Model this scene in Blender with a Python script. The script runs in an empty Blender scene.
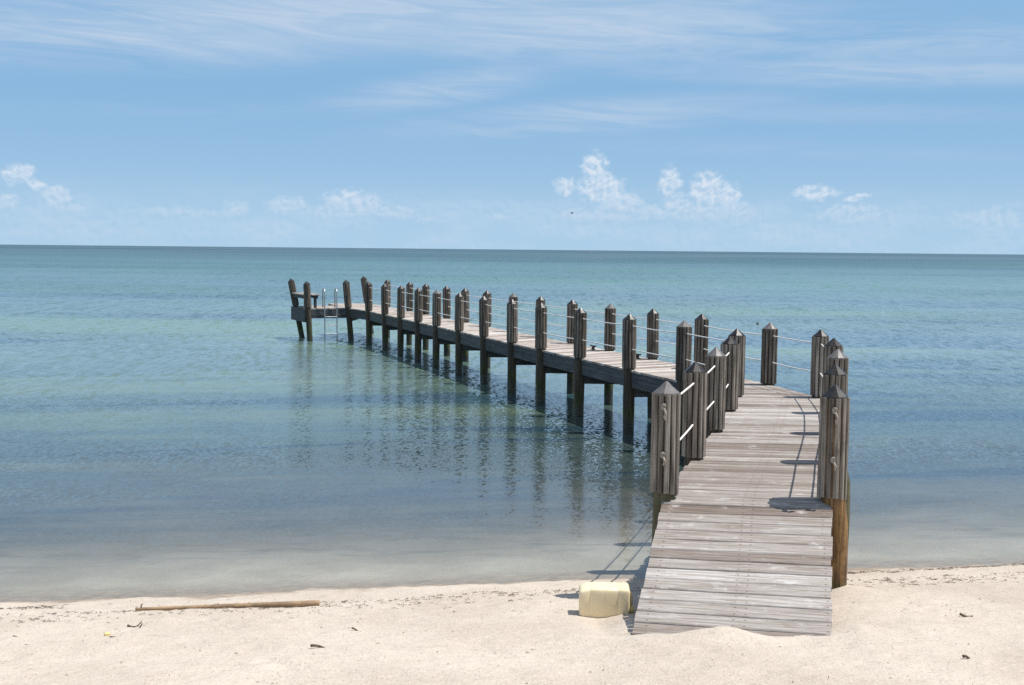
import bpy, math, random
import numpy as np
from mathutils import Vector, Matrix
from mathutils import noise as mn

random.seed(11)
rng = np.random.default_rng(5)
sc = bpy.context.scene
COL = sc.collection
PI = math.pi

# ------------------------------------------------------------------ render settings
sc.render.engine = 'CYCLES'
sc.cycles.use_denoising = False
sc.cycles.max_bounces = 8
sc.cycles.transparent_max_bounces = 12
sc.cycles.caustics_reflective = False
sc.cycles.caustics_refractive = False
sc.view_settings.view_transform = 'Standard'
sc.view_settings.look = 'None'
sc.view_settings.gamma = 1.0
sc.view_settings.use_curve_mapping = False
sc.view_settings.exposure = 0.30

# ------------------------------------------------------------------ camera (water level is z = 0)
EYE = 3.35
FPX = 1100.0
pitch = math.atan(93 / FPX)
roll = math.radians(0.56)
cam = bpy.data.cameras.new('camera')
cam.sensor_width = 36
cam.lens = 36 * FPX / 1024
cam.clip_start = 0.1
cam.clip_end = 200000
co = bpy.data.objects.new('camera', cam)
COL.objects.link(co)
co.matrix_world = Matrix.Translation((0, 0, EYE)) @ Matrix.Rotation(PI / 2 - pitch, 4, 'X') @ Matrix.Rotation(roll, 4, 'Z')
sc.camera = co

# ------------------------------------------------------------------ node helpers
class NT:
    def __init__(s, tree): s.t = tree; s.n = tree.nodes; s.l = tree.links
    def new(s, typ, **kw):
        n = s.n.new(typ)
        for k, v in kw.items(): setattr(n, k, v)
        return n
    def put(s, sock, v):
        if isinstance(v, bpy.types.NodeSocket): s.l.new(v, sock)
        else: sock.default_value = v
    def math(s, op, a, b=None, c=None, clamp=False):
        n = s.new('ShaderNodeMath', operation=op); n.use_clamp = clamp
        s.put(n.inputs[0], a)
        if b is not None: s.put(n.inputs[1], b)
        if c is not None: s.put(n.inputs[2], c)
        return n.outputs[0]
    def vec(s, op, a, b=None, c=None):
        n = s.new('ShaderNodeVectorMath', operation=op)
        s.put(n.inputs[0], a)
        if b is not None: s.put(n.inputs[1], b)
        if c is not None: s.put(n.inputs[2], c)
        return n.outputs['Value'] if op in ('LENGTH', 'DOT_PRODUCT', 'DISTANCE') else n.outputs[0]
    def mr(s, v, a, b, c=0.0, d=1.0, smooth=True):
        n = s.new('ShaderNodeMapRange'); n.interpolation_type = 'SMOOTHSTEP' if smooth else 'LINEAR'
        s.put(n.inputs[0], v)
        for i, x in enumerate((a, b, c, d)): s.put(n.inputs[i + 1], x)
        return n.outputs[0]
    def mix(s, f, a, b, mode='MIX'):
        n = s.new('ShaderNodeMix', data_type='RGBA', blend_type=mode)
        s.put(n.inputs[0], f)
        s.put(n.inputs[6], a if isinstance(a, bpy.types.NodeSocket) else (*a, 1))
        s.put(n.inputs[7], b if isinstance(b, bpy.types.NodeSocket) else (*b, 1))
        return n.outputs[2]
    def noise(s, v, scale, detail=3, rough=0.55, dist=0.0, color=False):
        n = s.new('ShaderNodeTexNoise')
        s.put(n.inputs['Vector'], v); s.put(n.inputs['Scale'], scale); s.put(n.inputs['Detail'], detail)
        s.put(n.inputs['Roughness'], rough); s.put(n.inputs['Distortion'], dist)
        return n.outputs['Color'] if color else n.outputs[0]
    def comb(s, x, y, z):
        n = s.new('ShaderNodeCombineXYZ')
        for i, v in enumerate((x, y, z)): s.put(n.inputs[i], v)
        return n.outputs[0]
    def sep(s, v):
        n = s.new('ShaderNodeSeparateXYZ'); s.put(n.inputs[0], v); return n.outputs
    def ramp(s, f, stops, interp='LINEAR'):
        n = s.new('ShaderNodeValToRGB'); cr = n.color_ramp; cr.interpolation = interp
        while len(cr.elements) < len(stops): cr.elements.new(0.5)
        for e, (p, c) in zip(cr.elements, stops): e.position = p; e.color = (*c, 1)
        s.put(n.inputs[0], f); return n.outputs[0]
    def bump(s, h, dist, strength=1.0, normal=None):
        n = s.new('ShaderNodeBump'); s.put(n.inputs['Height'], h)
        n.inputs['Distance'].default_value = dist; n.inputs['Strength'].default_value = strength
        if normal is not None: s.put(n.inputs['Normal'], normal)
        return n.outputs[0]

def material(name):
    m = bpy.data.materials.new(name); m.use_nodes = True
    t = NT(m.node_tree)
    p = next(n for n in t.n if n.type == 'BSDF_PRINCIPLED')
    return m, t, p

def objcoord(t, rnd=True):
    c = t.new('ShaderNodeTexCoord').outputs['Object']
    if rnd:
        r = t.new('ShaderNodeObjectInfo').outputs['Random']
        c = t.vec('ADD', c, t.comb(t.math('MULTIPLY', r, 37.0), t.math('MULTIPLY', r, 91.0), t.math('MULTIPLY', r, 53.0)))
    return c

def tint_attr(t, name='tint'):
    return t.new('ShaderNodeAttribute', attribute_name=name).outputs['Fac']

# ------------------------------------------------------------------ materials
def mat_deck(name, gain, stain):
    m, t, p = material(name)
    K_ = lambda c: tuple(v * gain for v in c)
    uv = t.new('ShaderNodeUVMap').outputs[0]
    tint = tint_attr(t)
    u, v, _ = t.sep(uv)
    long = t.noise(t.comb(t.math('MULTIPLY', u, 2.2), t.math('MULTIPLY', v, 55.0), t.math('MULTIPLY', tint, 30.0)), 1.0, 6, 0.6)
    fine = t.noise(t.comb(t.math('MULTIPLY', u, 9.0), t.math('MULTIPLY', v, 230.0), 2.0), 1.0, 3, 0.6)
    blot = t.noise(t.comb(t.math('MULTIPLY', u, 5.0), t.math('MULTIPLY', v, 8.0), t.math('MULTIPLY', tint, 9.0)), 1.0, 5, 0.65)
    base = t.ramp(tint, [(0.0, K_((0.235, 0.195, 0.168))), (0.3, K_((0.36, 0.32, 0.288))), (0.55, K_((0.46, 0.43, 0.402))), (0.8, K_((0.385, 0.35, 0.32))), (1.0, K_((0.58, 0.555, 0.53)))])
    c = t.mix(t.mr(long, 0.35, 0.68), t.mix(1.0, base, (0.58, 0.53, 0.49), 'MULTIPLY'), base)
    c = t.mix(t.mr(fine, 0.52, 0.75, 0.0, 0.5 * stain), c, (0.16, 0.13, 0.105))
    c = t.mix(t.mr(blot, 0.56, 0.72, 0.0, 0.5), c, (0.66, 0.64, 0.61))          # silvery worn patches
    c = t.mix(t.mr(blot, 0.42, 0.28, 0.0, 0.6 * stain), c, (0.235, 0.175, 0.14))       # brown stains
    # rusty nail heads over the joists
    for u0 in (0.09, 0.70, 0.78, 1.36):
        dd = t.math('ABSOLUTE', t.math('SUBTRACT', u, u0))
        vv = t.math('ABSOLUTE', t.math('SUBTRACT', t.math('ABSOLUTE', t.math('SUBTRACT', t.math('FRACT', v), 0.066)), 0.04))
        k = t.math('MULTIPLY', t.mr(dd, 0.011, 0.004), t.mr(vv, 0.009, 0.004))
        c = t.mix(t.math('MULTIPLY', k, 0.6), c, (0.06, 0.035, 0.025))
        st = t.math('MULTIPLY', t.mr(dd, 0.045, 0.0, 0, 0.22), t.mr(blot, 0.52, 0.68))
        c = t.mix(st, c, (0.24, 0.13, 0.09))
    t.put(p.inputs['Base Color'], c)
    p.inputs['Roughness'].default_value = 0.85
    p.inputs['Specular IOR Level'].default_value = 0.25
    hgt = t.math('ADD', t.math('MULTIPLY', long, 0.6), t.math('MULTIPLY', fine, 0.4))
    t.put(p.inputs['Normal'], t.bump(hgt, 0.008, 0.9))
    return m

def mat_timber(name, dark, light, rough=0.85, zs=2.0, stain=None, xs=34.0):
    """upright or framing timber with grain along its local long axis"""
    m, t, p = material(name)
    co_ = objcoord(t)
    x, y, z = t.sep(co_)
    tint = tint_attr(t)
    rnd_ = t.new('ShaderNodeObjectInfo').outputs['Random']
    g = t.noise(t.comb(t.math('MULTIPLY', x, xs), t.math('MULTIPLY', y, xs), t.math('MULTIPLY', z, zs)), 1.0, 6, 0.62)
    b = t.noise(co_, 5.0, 5, 0.65)
    c = t.mix(t.mr(g, 0.3, 0.7), dark, light)
    c = t.mix(t.mr(tint, 0, 1, 0.0, 0.75, False), c, t.mix(1.0, c, (0.42, 0.39, 0.37), 'MULTIPLY'))
    c = t.mix(t.mr(b, 0.52, 0.75, 0, 0.6), c, stain or tuple(v * 0.45 for v in dark))
    gv = t.mr(rnd_, 0, 1, .78, 1.22, False)
    c = t.mix(1.0, c, t.comb(gv, gv, gv), 'MULTIPLY')
    t.put(p.inputs['Base Color'], c)
    p.inputs['Roughness'].default_value = rough
    p.inputs['Specular IOR Level'].default_value = 0.25
    t.put(p.inputs['Normal'], t.bump(g, 0.010, 0.9))
    return m

def mat_pile(name, d0, d1):
    m, t, p = material(name)
    co_ = objcoord(t)
    x, y, z = t.sep(co_)
    pos = t.new('ShaderNodeNewGeometry').outputs['Position']
    wz = t.sep(pos)[2]
    g = t.noise(t.comb(t.math('MULTIPLY', x, 26.0), t.math('MULTIPLY', y, 26.0), t.math('MULTIPLY', z, 2.2)), 1.0, 6, 0.65)
    b = t.noise(co_, 6.0, 5, 0.65)
    dry = t.mix(t.mr(g, 0.32, 0.66), d0, d1)
    dry = t.mix(t.mr(b, 0.55, 0.72, 0, 0.7), dry, tuple(v * .6 for v in d0))
    lvl = t.math('ADD', wz, t.math('MULTIPLY', t.math('SUBTRACT', b, 0.5), 0.5))
    wet = t.mix(t.mr(b, 0.4, 0.65), (0.016, 0.015, 0.010), (0.05, 0.052, 0.018))
    c = t.mix(t.mr(lvl, 0.28, 0.42), wet, dry)
    algae = t.math('MULTIPLY', t.mr(lvl, 0.22, 0.34), t.mr(lvl, 0.62, 0.40))
    c = t.mix(t.math('MULTIPLY', algae, .75), c, t.mix(t.mr(g, .4, .6), (0.035, 0.045, 0.010), (0.085, 0.10, 0.028)))
    crust = t.noise(co_, 55.0, 3, .6)
    c = t.mix(t.math('MULTIPLY', t.math('MULTIPLY', t.mr(lvl, 0.40, 0.22), t.mr(lvl, -.1, .1)), t.mr(crust, .56, .66, 0, .8)), c, (0.22, 0.20, 0.16))
    t.put(p.inputs['Base Color'], c)
    t.put(p.inputs['Roughness'], t.mr(lvl, 0.1, 0.4, 0.45, 0.85))
    t.put(p.inputs['Normal'], t.bump(t.math('ADD', g, b), 0.012, 0.9))
    return m

def mat_simple(name, col, rough, metal=0.0, var=0.15, scale=20.0, bump=0.0, spec=0.5, sss=0.0):
    m, t, p = material(name)
    if sss:
        p.inputs['Subsurface Weight'].default_value = sss; p.inputs['Subsurface Scale'].default_value = 0.12
        p.inputs['Subsurface Radius'].default_value = (1.0, .8, .4)
    co_ = objcoord(t)
    n = t.noise(co_, scale, 5, 0.6)
    c = t.mix(t.mr(n, 0.3, 0.7), tuple(v * (1 - var) for v in col), tuple(min(1, v * (1 + var)) for v in col))
    if sss:
        zz = t.sep(t.new('ShaderNodeTexCoord').outputs['Object'])[2]
        gr = t.noise(co_, 26.0, 5, .65)
        c = t.mix(t.math('MULTIPLY', t.mr(t.math('ADD', zz, t.math('MULTIPLY', gr, -.10)), .01, -.04), .6), c, (.50, .42, .33))
        c = t.mix(t.mr(gr, .66, .74, 0, .2), c, (.60, .50, .33))
    t.put(p.inputs['Base Color'], c)
    t.put(p.inputs['Roughness'], t.mr(n, 0.25, 0.75, rough * 0.85, min(1, rough * 1.15)))
    p.inputs['Metallic'].default_value = metal
    p.inputs['Specular IOR Level'].default_value = spec
    if bump: t.put(p.inputs['Normal'], t.bump(n, bump))
    return m

def mat_sand():
    m, t, p = material('pale_beach_sand')
    pos = t.new('ShaderNodeNewGeometry').outputs['Position']
    x, y, z = t.sep(pos)
    big = t.noise(pos, 0.9, 5, 0.6)
    mid = t.noise(t.vec('MULTIPLY', pos, (6.0, 11.0, 6.0)), 1.0, 5, 0.65)
    grit = t.noise(t.vec('MULTIPLY', pos, (52.0, 30.0, 40.0)), 1.0, 4, 0.75)
    c = t.mix(t.mr(big, 0.3, 0.7), (0.49, 0.42, 0.345), (0.57, 0.50, 0.42))
    c = t.mix(t.mr(mid, 0.55, 0.78, 0, 0.4), c, (0.65, 0.585, 0.51))
    c = t.mix(t.mr(mid, 0.45, 0.22, 0, 0.5), c, (0.37, 0.295, 0.235))
    c = t.mix(t.mr(grit, 0.55, 0.70, 0, 0.75), c, (0.29, 0.225, 0.175))
    c = t.mix(t.mr(grit, 0.45, 0.30, 0, 0.65), c, (0.70, 0.64, 0.57))
    fleck = t.noise(t.vec('MULTIPLY', pos, (32.0, 40.0, 32.0)), 1.0, 2, 0.5)
    c = t.mix(t.mr(fleck, 0.735, 0.77, 0, 0.85), c, (0.085, 0.058, 0.04))
    # damp band by the waterline and dark sea bed further out
    lvl = t.math('ADD', z, t.math('MULTIPLY', t.math('SUBTRACT', big, 0.5), 0.16))
    wetc = t.mix(t.mr(mid, 0.35, 0.65), (0.235, 0.175, 0.125), (0.35, 0.275, 0.21))
    wet = t.mr(lvl, 0.055, 0.01)
    c = t.mix(t.math('MULTIPLY', wet, 0.8), c, wetc)
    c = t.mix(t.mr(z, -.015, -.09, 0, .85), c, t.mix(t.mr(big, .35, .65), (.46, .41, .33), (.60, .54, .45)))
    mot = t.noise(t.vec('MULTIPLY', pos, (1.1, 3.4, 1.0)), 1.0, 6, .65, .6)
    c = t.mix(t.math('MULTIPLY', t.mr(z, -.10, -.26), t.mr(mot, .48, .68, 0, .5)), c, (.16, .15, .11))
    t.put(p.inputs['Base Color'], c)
    t.put(p.inputs['Roughness'], t.mr(wet, 0, 1, 0.95, 0.6))
    p.inputs['Specular IOR Level'].default_value = 0.2
    h = t.math('ADD', t.math('MULTIPLY', mid, 1.0), t.math('MULTIPLY', grit, 0.28))
    t.put(p.inputs['Normal'], t.bump(h, 0.03, 0.9))
    return m

SHORE_A, SHORE_B = 10.86, 0.165
def shore_y(X): return SHORE_A + SHORE_B * 14 * math.tanh(X / 14)

def mat_water():
    m, t, p = material('shallow_sea_water')
    t.n.remove(p)
    out = next(n for n in t.n if n.type == 'OUTPUT_MATERIAL')
    pos = t.new('ShaderNodeNewGeometry').outputs['Position']
    x, y, z = t.sep(pos)
    sh = t.math('ADD', SHORE_A, t.math('MULTIPLY', 14 * SHORE_B, t.math('TANH', t.math('DIVIDE', x, 14.0))))
    off = t.math('MAXIMUM', t.math('SUBTRACT', y, sh), 0.0)                    # metres off the shore
    lg = t.math('LOGARITHM', t.math('ADD', off, 2.0), 2.0)                     # 1 at the shore, ~13 at the horizon
    # long sand bars and weed beds lying along the shore
    lx = t.math('MULTIPLY', x, t.math('DIVIDE', 3.2, t.math('ADD', off, 9.0)))
    bars = t.noise(t.comb(t.math('MULTIPLY', lx, 0.42), t.math('MULTIPLY', lg, 3.4), 3.7), 1.0, 4, 0.55, 0.25)
    patch = t.noise(t.comb(t.math('MULTIPLY', lx, 0.8), t.math('MULTIPLY', lg, 1.4), 8.1), 1.0, 3, 0.5)
    lgw = t.math('ADD', lg, t.math('MULTIPLY', t.math('SUBTRACT', patch, 0.5), 0.9))
    prof = t.ramp(t.math('DIVIDE', lgw, 14.0), [
        (0.07, (0.27, 0.25, 0.21)), (0.115, (0.20, 0.195, 0.17)), (0.15, (0.13, 0.138, 0.122)), (0.20, (0.066, 0.088, 0.082)),
        (0.26, (0.064, 0.106, 0.092)), (0.33, (0.090, 0.158, 0.124)), (0.40, (0.068, 0.148, 0.122)),
        (0.47, (0.052, 0.145, 0.138)), (0.55, (0.042, 0.132, 0.135)), (0.62, (0.016, 0.076, 0.082)), (0.75, (0.006, 0.048, 0.060))])
    weed = t.mix(1.0, prof, (0.35, 0.55, 0.85), 'MULTIPLY')
    sandy = t.mix(1.0, prof, (1.70, 1.45, 1.15), 'MULTIPLY')
    amt = t.math('MULTIPLY', t.mr(lg, 1.6, 3.0), t.mr(lg, 5.2, 7.5, 1.0, .3))
    body = t.mix(t.math('MULTIPLY', t.mr(bars, 0.48, 0.40), amt), prof, weed)
    body = t.mix(t.math('MULTIPLY', t.mr(bars, 0.53, 0.62), amt), body, sandy)
    fl = t.noise(t.vec('MULTIPLY', pos, (1.6, 1.2, 1.0)), 1.0, 5, 0.65)
    body = t.mix(t.mr(fl, 0.3, 0.7, 0.0, 0.6), body, t.mix(1.0, body, (0.6, 0.66, 0.75), 'MULTIPLY'))
    # ripple facets: the slope of the surface, in metres per metre
    calm = t.mr(t.noise(t.comb(t.math('MULTIPLY', lx, 0.55), t.math('MULTIPLY', lg, 2.1), 21.0), 1.0, 2, 0.5), 0.42, 0.62, 0.55, 1.15)
    shorecalm = t.mr(off, 0.5, 9.0, 0.40, 1.1)
    amp = t.math('MULTIPLY', calm, shorecalm)
    half = (0.5, 0.5, 0.5)
    def chop(off3, sx, sy, det, wx, wy, w):
        n_ = t.noise(t.vec('MULTIPLY', t.vec('ADD', pos, off3), (sx, sy, 1.0)), 1.0, det, 0.55, 0.25, True)
        v_ = t.vec('MULTIPLY', t.vec('SUBTRACT', n_, half), (wx, wy, 0.0))
        return t.vec('SCALE', v_) if w is None else t.vec('MULTIPLY', v_, t.comb(w, w, 0.0))
    one = t.mr(off, -2.0, -1.0, 0.0, 1.0)
    sl = chop((0, 0, 0), 26.0, 15.0, 2, .12, .56, t.mr(off, 14.0, 4.0, 0.4, 1.0))
    sl = t.vec('ADD', sl, chop((5, 9, 0), 17.0, 8.0, 2, .16, .62, t.mr(off, 1.5, 8.0, .15, 1.0)))
    sl = t.vec('ADD', sl, chop((11.0, 3.0, 0), 6.0, 1.8, 2, .22, .90, t.mr(off, 7.0, 26.0)))
    sl = t.vec('ADD', sl, chop((31.0, 7.0, 0), 2.8, .5, 2, .22, .95, t.mr(off, 18.0, 60.0)))
    sl = t.vec('ADD', sl, chop((57.0, 17.0, 0), 1.2, .13, 2, .18, .80, t.mr(off, 45.0, 150.0)))
    sl = t.vec('ADD', sl, chop((77.0, 27.0, 0), .6, .8, 2, .012, .06, t.mr(off, 1.0, 12.0)))
    sl = t.vec('MULTIPLY', sl, t.comb(amp, amp, 0.0))
    nrm = t.vec('NORMALIZE', t.vec('ADD', sl, (0.0, 0.0, 1.0)))
    fr = t.new('ShaderNodeFresnel'); fr.inputs['IOR'].default_value = 1.45; t.put(fr.inputs['Normal'], nrm)
    keep = t.math('MINIMUM', t.mr(lg, 2.0, 5.0, .95, .82), t.mr(lg, 4.5, 8.5, .82, .50))
    fac = t.math('MULTIPLY', t.math('POWER', fr.outputs[0], t.mr(off, 0.5, 5.0, 1.0, .72)), keep)
    gl = t.new('ShaderNodeBsdfGlossy'); t.put(gl.inputs['Roughness'], t.mr(off, 3.0, 24.0, .12, .22))
    gl.inputs['Color'].default_value = (0.95, 0.975, 0.985, 1); t.put(gl.inputs['Normal'], nrm)
    tr = t.new('ShaderNodeBsdfTransparent'); tr.inputs['Color'].default_value = (0.95, 0.985, 0.985, 1)
    df = t.new('ShaderNodeBsdfDiffuse'); t.put(df.inputs['Color'], body); df.inputs['Roughness'].default_value = 0.0
    opaque = t.math('SUBTRACT', 1.0, t.math('EXPONENT', t.math('MULTIPLY', t.math('MULTIPLY', off, t.mr(patch, .3, .7, .7, 1.4)), -0.23)))
    m1 = t.new('ShaderNodeMixShader'); t.put(m1.inputs[0], opaque); t.l.new(tr.outputs[0], m1.inputs[1]); t.l.new(df.outputs[0], m1.inputs[2])
    m2 = t.new('ShaderNodeMixShader'); t.put(m2.inputs[0], fac); t.l.new(m1.outputs[0], m2.inputs[1]); t.l.new(gl.outputs[0], m2.inputs[2])
    t.l.new(m2.outputs[0], out.inputs['Surface'])
    return m

M = dict(
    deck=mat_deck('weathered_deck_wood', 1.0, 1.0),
    deck_far=mat_deck('pale_sheen_deck_wood', 1.3, 0.45),  # grazing-view sheen of the far boards painted in as paler wood, less stained
    clad=mat_timber('light_batten_wood', (0.135, 0.112, 0.092), (0.45, 0.395, 0.33), stain=(0.09, 0.075, 0.058)),  # lighter batten tone, for the posts of the first run
    clad_dark=mat_timber('post_batten_wood', (0.095, 0.078, 0.063), (0.325, 0.28, 0.232), stain=(0.07, 0.056, 0.043)),
    beam=mat_timber('framing_timber', (0.075, 0.078, 0.080), (0.175, 0.178, 0.180), zs=38.0, xs=1.6),
    pile=mat_pile('wet_piling_wood', (0.030, 0.024, 0.017), (0.105, 0.080, 0.054)),
    pile_shore=mat_pile('orange_piling_wood', (0.065, 0.035, 0.016), (0.34, 0.185, 0.07)),
    pile_olive=mat_pile('olive_piling_wood', (0.05, 0.046, 0.024), (0.13, 0.12, 0.062)),
    cap_dark=mat_simple('black_cap_plastic', (0.019, 0.0175, 0.017), 0.38, var=0.35, scale=14, spec=0.3),
    cap_grey=mat_simple('faded_cap_plastic', (0.115, 0.105, 0.10), 0.5, var=0.25, scale=14),
    rope=mat_simple('white_nylon_rope', (0.74, 0.72, 0.68), 0.8, var=0.12, scale=90, bump=0.004),
    knot=mat_simple('old_rope_end', (0.33, 0.29, 0.23), 0.9, var=0.4, scale=60, bump=0.006),
    steel=mat_simple('ladder_steel', (0.44, 0.48, 0.50), 0.35, metal=0.7, var=0.12),
    iron=mat_simple('cleat_iron', (0.04, 0.038, 0.036), 0.5, metal=0.4, var=0.3),
    jug=mat_simple('cream_jug_plastic', (0.86, 0.715, 0.455), 0.38, var=0.02, scale=4, sss=0.001),
    jugcap=mat_simple('yellow_cap_plastic', (0.74, 0.58, 0.22), 0.4, var=0.08),
    bamboo=mat_simple('dry_bamboo', (0.30, 0.20, 0.115), 0.65, var=0.35, scale=7, bump=0.004),
    twig=mat_simple('driftwood_twig', (0.11, 0.075, 0.05), 0.85, var=0.4, scale=40),
    weed=mat_simple('dry_seaweed', (0.105, 0.068, 0.046), 0.9, var=0.5, scale=25),
    buoy=mat_simple('float_foam', (0.05, 0.06, 0.07), 0.7, var=0.3),
    bird=mat_simple('bird_plumage', (0.04, 0.04, 0.045), 0.8, var=0.3),
    sand=mat_sand(), water=mat_water())

# ------------------------------------------------------------------ mesh builder
class MB:
    def __init__(s): s.v = []; s.f = []; s.t = []; s.uv = []; s.sm = []
    def add(s, verts, faces, tint=0.5, uvs=None, smooth=False):
        o = len(s.v); s.v += [tuple(p) for p in verts]
        for k, f in enumerate(faces):
            s.f.append([i + o for i in f]); s.t.append(tint); s.sm.append(smooth)
            s.uv.append(uvs[k] if uvs else [(0, 0)] * len(f))
    def box(s, c, size, rz=0.0, tint=0.5, bev=0.0, mtx=None):
        x, y, z = (d / 2 for d in size)
        b = min(bev, x * .4, y * .4, z * .4) if bev else 0
        if not b:
            vs = [(sx * x, sy * y, sz * z) for sz in (-1, 1) for sy in (-1, 1) for sx in (-1, 1)]
            fs = [(0, 2, 3, 1), (4, 5, 7, 6), (0, 1, 5, 4), (2, 6, 7, 3), (0, 4, 6, 2), (1, 3, 7, 5)]
        else:
            vs, fs, idx = [], [], {}
            for sx in (-1, 1):
                for sy in (-1, 1):
                    for sz in (-1, 1):
                        for a in range(3):
                            q = [sx * (x - b), sy * (y - b), sz * (z - b)]
                            q[a] += (sx, sy, sz)[a] * b
                            idx[sx, sy, sz, a] = len(vs); vs.append(q)
            I = lambda a, p: idx[p[0], p[1], p[2], a]
            for a in range(3):
                o1, o2 = [i for i in range(3) if i != a]
                for sg in (-1, 1):
                    loop = []
                    for p1, p2 in ((-1, -1), (1, -1), (1, 1), (-1, 1)):
                        p = [0, 0, 0]; p[a] = sg; p[o1] = p1; p[o2] = p2; loop.append(I(a, p))
                    fs.append(loop)
            for a in range(3):                      # edges along axis a
                o1, o2 = [i for i in range(3) if i != a]
                for p1 in (-1, 1):
                    for p2 in (-1, 1):
                        pa = [0, 0, 0]; pa[o1] = p1; pa[o2] = p2
                        lo = pa[:]; lo[a] = -1; hi = pa[:]; hi[a] = 1
                        fs.append([I(o1, lo), I(o1, hi), I(o2, hi), I(o2, lo)])
            for sx in (-1, 1):
                for sy in (-1, 1):
                    for sz in (-1, 1): fs.append([I(k, (sx, sy, sz)) for k in range(3)])
        R = mtx if mtx is not None else Matrix.Rotation(rz, 3, 'Z')
        s.add([R @ Vector(v) + Vector(c) for v in vs], fs, tint)
    def tube(s, pts, r, n=8, tint=0.5, caps=True):
        pts = [Vector(p) for p in pts]
        rr = r if isinstance(r, (list, tuple)) else [r] * len(pts)
        vs, fs = [], []
        up = None
        for i, p in enumerate(pts):
            d = (pts[min(i + 1, len(pts) - 1)] - pts[max(i - 1, 0)]).normalized()
            if up is None: up = Vector((0, 0, 1)) if abs(d.z) < 0.9 else Vector((1, 0, 0))
            a = d.cross(up).normalized(); b = a.cross(d).normalized(); up = b
            for k in range(n):
                an = 2 * PI * k / n
                vs.append(p + (a * math.cos(an) + b * math.sin(an)) * rr[i])
        for i in range(len(pts) - 1):
            for k in range(n):
                k2 = (k + 1) % n
                fs.append((i * n + k, i * n + k2, (i + 1) * n + k2, (i + 1) * n + k))
        s.add(vs, fs, tint, smooth=True)
        if caps:
            o = len(s.v) - len(vs)
            s.f += [[o + k for k in range(n)][::-1], [o + (len(pts) - 1) * n + k for k in range(n)]]
            s.t += [tint] * 2; s.sm += [False] * 2; s.uv += [[(0, 0)] * n] * 2
    def lathe(s, prof, n=16, tint=0.5, smooth=True, c=(0, 0, 0), jit=0.0):
        vs, fs = [], []
        for i, (r, z) in enumerate(prof):
            for k in range(n):
                a = 2 * PI * k / n; q = r * (1 + jit * math.sin(3.1 * a + i * .9) * math.cos(1.7 * i + a))
                vs.append((c[0] + q * math.cos(a), c[1] + q * math.sin(a), c[2] + z))
        for i in range(len(prof) - 1):
            for k in range(n):
                k2 = (k + 1) % n
                fs.append((i * n + k, i * n + k2, (i + 1) * n + k2, (i + 1) * n + k))
        fs.append(tuple(range(n))[::-1]); fs.append(tuple((len(prof) - 1) * n + k for k in range(n)))
        s.add(vs, fs, tint, smooth=smooth)
    def mesh(s, name, mat):
        me = bpy.data.meshes.new(name)
        me.from_pydata(s.v, [], s.f)
        me.polygons.foreach_set('use_smooth', s.sm)
        a = me.attributes.new('tint', 'FLOAT', 'FACE'); a.data.foreach_set('value', s.t)
        ul = me.uv_layers.new(name='UVMap'); flat = [c for f in s.uv for p in f for c in p]
        ul.data.foreach_set('uv', flat)
        me.materials.append(mat); me.update()
        return me
    def build(s, name, mat, parent=None, loc=None):
        return link(name, s.mesh(name, mat), parent, loc)

def link(name, me, parent=None, loc=None):
    o = bpy.data.objects.new(name, me); COL.objects.link(o)
    if parent: o.parent = parent
    if loc is not None: o.location = loc
    return o

def tag(o, label=None, cat=None, group=None, kind=None):
    if label: o['label'] = label
    if cat: o['category'] = cat
    if group: o['group'] = group
    if kind: o['kind'] = kind
    return o

def empty(name, loc=(0, 0, 0)):
    o = bpy.data.objects.new(name, None); COL.objects.link(o); o.location = loc; o.empty_display_size = 0.2
    return o

# ------------------------------------------------------------------ plan of the pier (metres, deck top at DZ)
DZ = 1.18
V2 = lambda p: Vector((p[0], p[1]))
L1 = [(1.37, 9.66), (1.92, 11.42), (2.46, 13.19), (2.97, 14.93), (3.37, 16.44)]
R1 = [(2.82, 9.52), (3.34, 11.29), (3.90, 13.10), (4.34, 14.79), (4.62, 16.42)]
cornerL, cornerR = (2.86, 18.25), (4.22, 17.95)
L2 = [(X, 20.05 + 2.529 * (2.15 - X)) for X in (2.15, 1.365, .635, 0.0, -.70, -1.40, -2.13, -2.78, -3.48, -4.18, -4.97)]
LC = (-5.95, 39.85)
fx = [3.50, 2.83, 2.12, 1.40, 0.70, 0.02, -0.71, -1.40, -2.05, -2.87, -3.58, -4.66]
fline = lambda X: 22.0 + (2.83 - X) * 2.535
R2 = [(X, fline(X)) for X in fx]
LEAN = (-5.72, 43.3)
PB, PA = (-7.32, 39.38), (-8.06, 40.92)
ax2 = Vector((-.703, 1.778)).normalized()
WEND = (LC[0] + ax2.x * 3.3, LC[1] + ax2.y * 3.3)         # outer left corner of the pier head

def ground(X, Y):
    d = shore_y(X) - Y
    if d > 0:
        dd = min(d, 9.5); return 0.21 * dd - 0.0098 * dd * dd
    d = -d
    return -1.3 * (1 - math.exp(-d * 0.09))

pier = empty('pier', (2.1, 9.6, 0))
tag(pier, 'weathered grey wooden pier with capped posts running from the sand out over the sea', 'pier')
PO = Vector(pier.location)
def pl(p): return Vector(p) - PO          # world -> pier-local (no rotation)

def along(path, s):
    """point at arc length s of a plan polyline"""
    for a, b in zip(path, path[1:]):
        d = (V2(b) - V2(a)).length
        if s <= d or b is path[-1]:
            q = V2(a) + (V2(b) - V2(a)) * (s / d)
            return q
        s -= d
def plen(path): return sum((V2(b) - V2(a)).length for a, b in zip(path, path[1:]))

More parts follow.
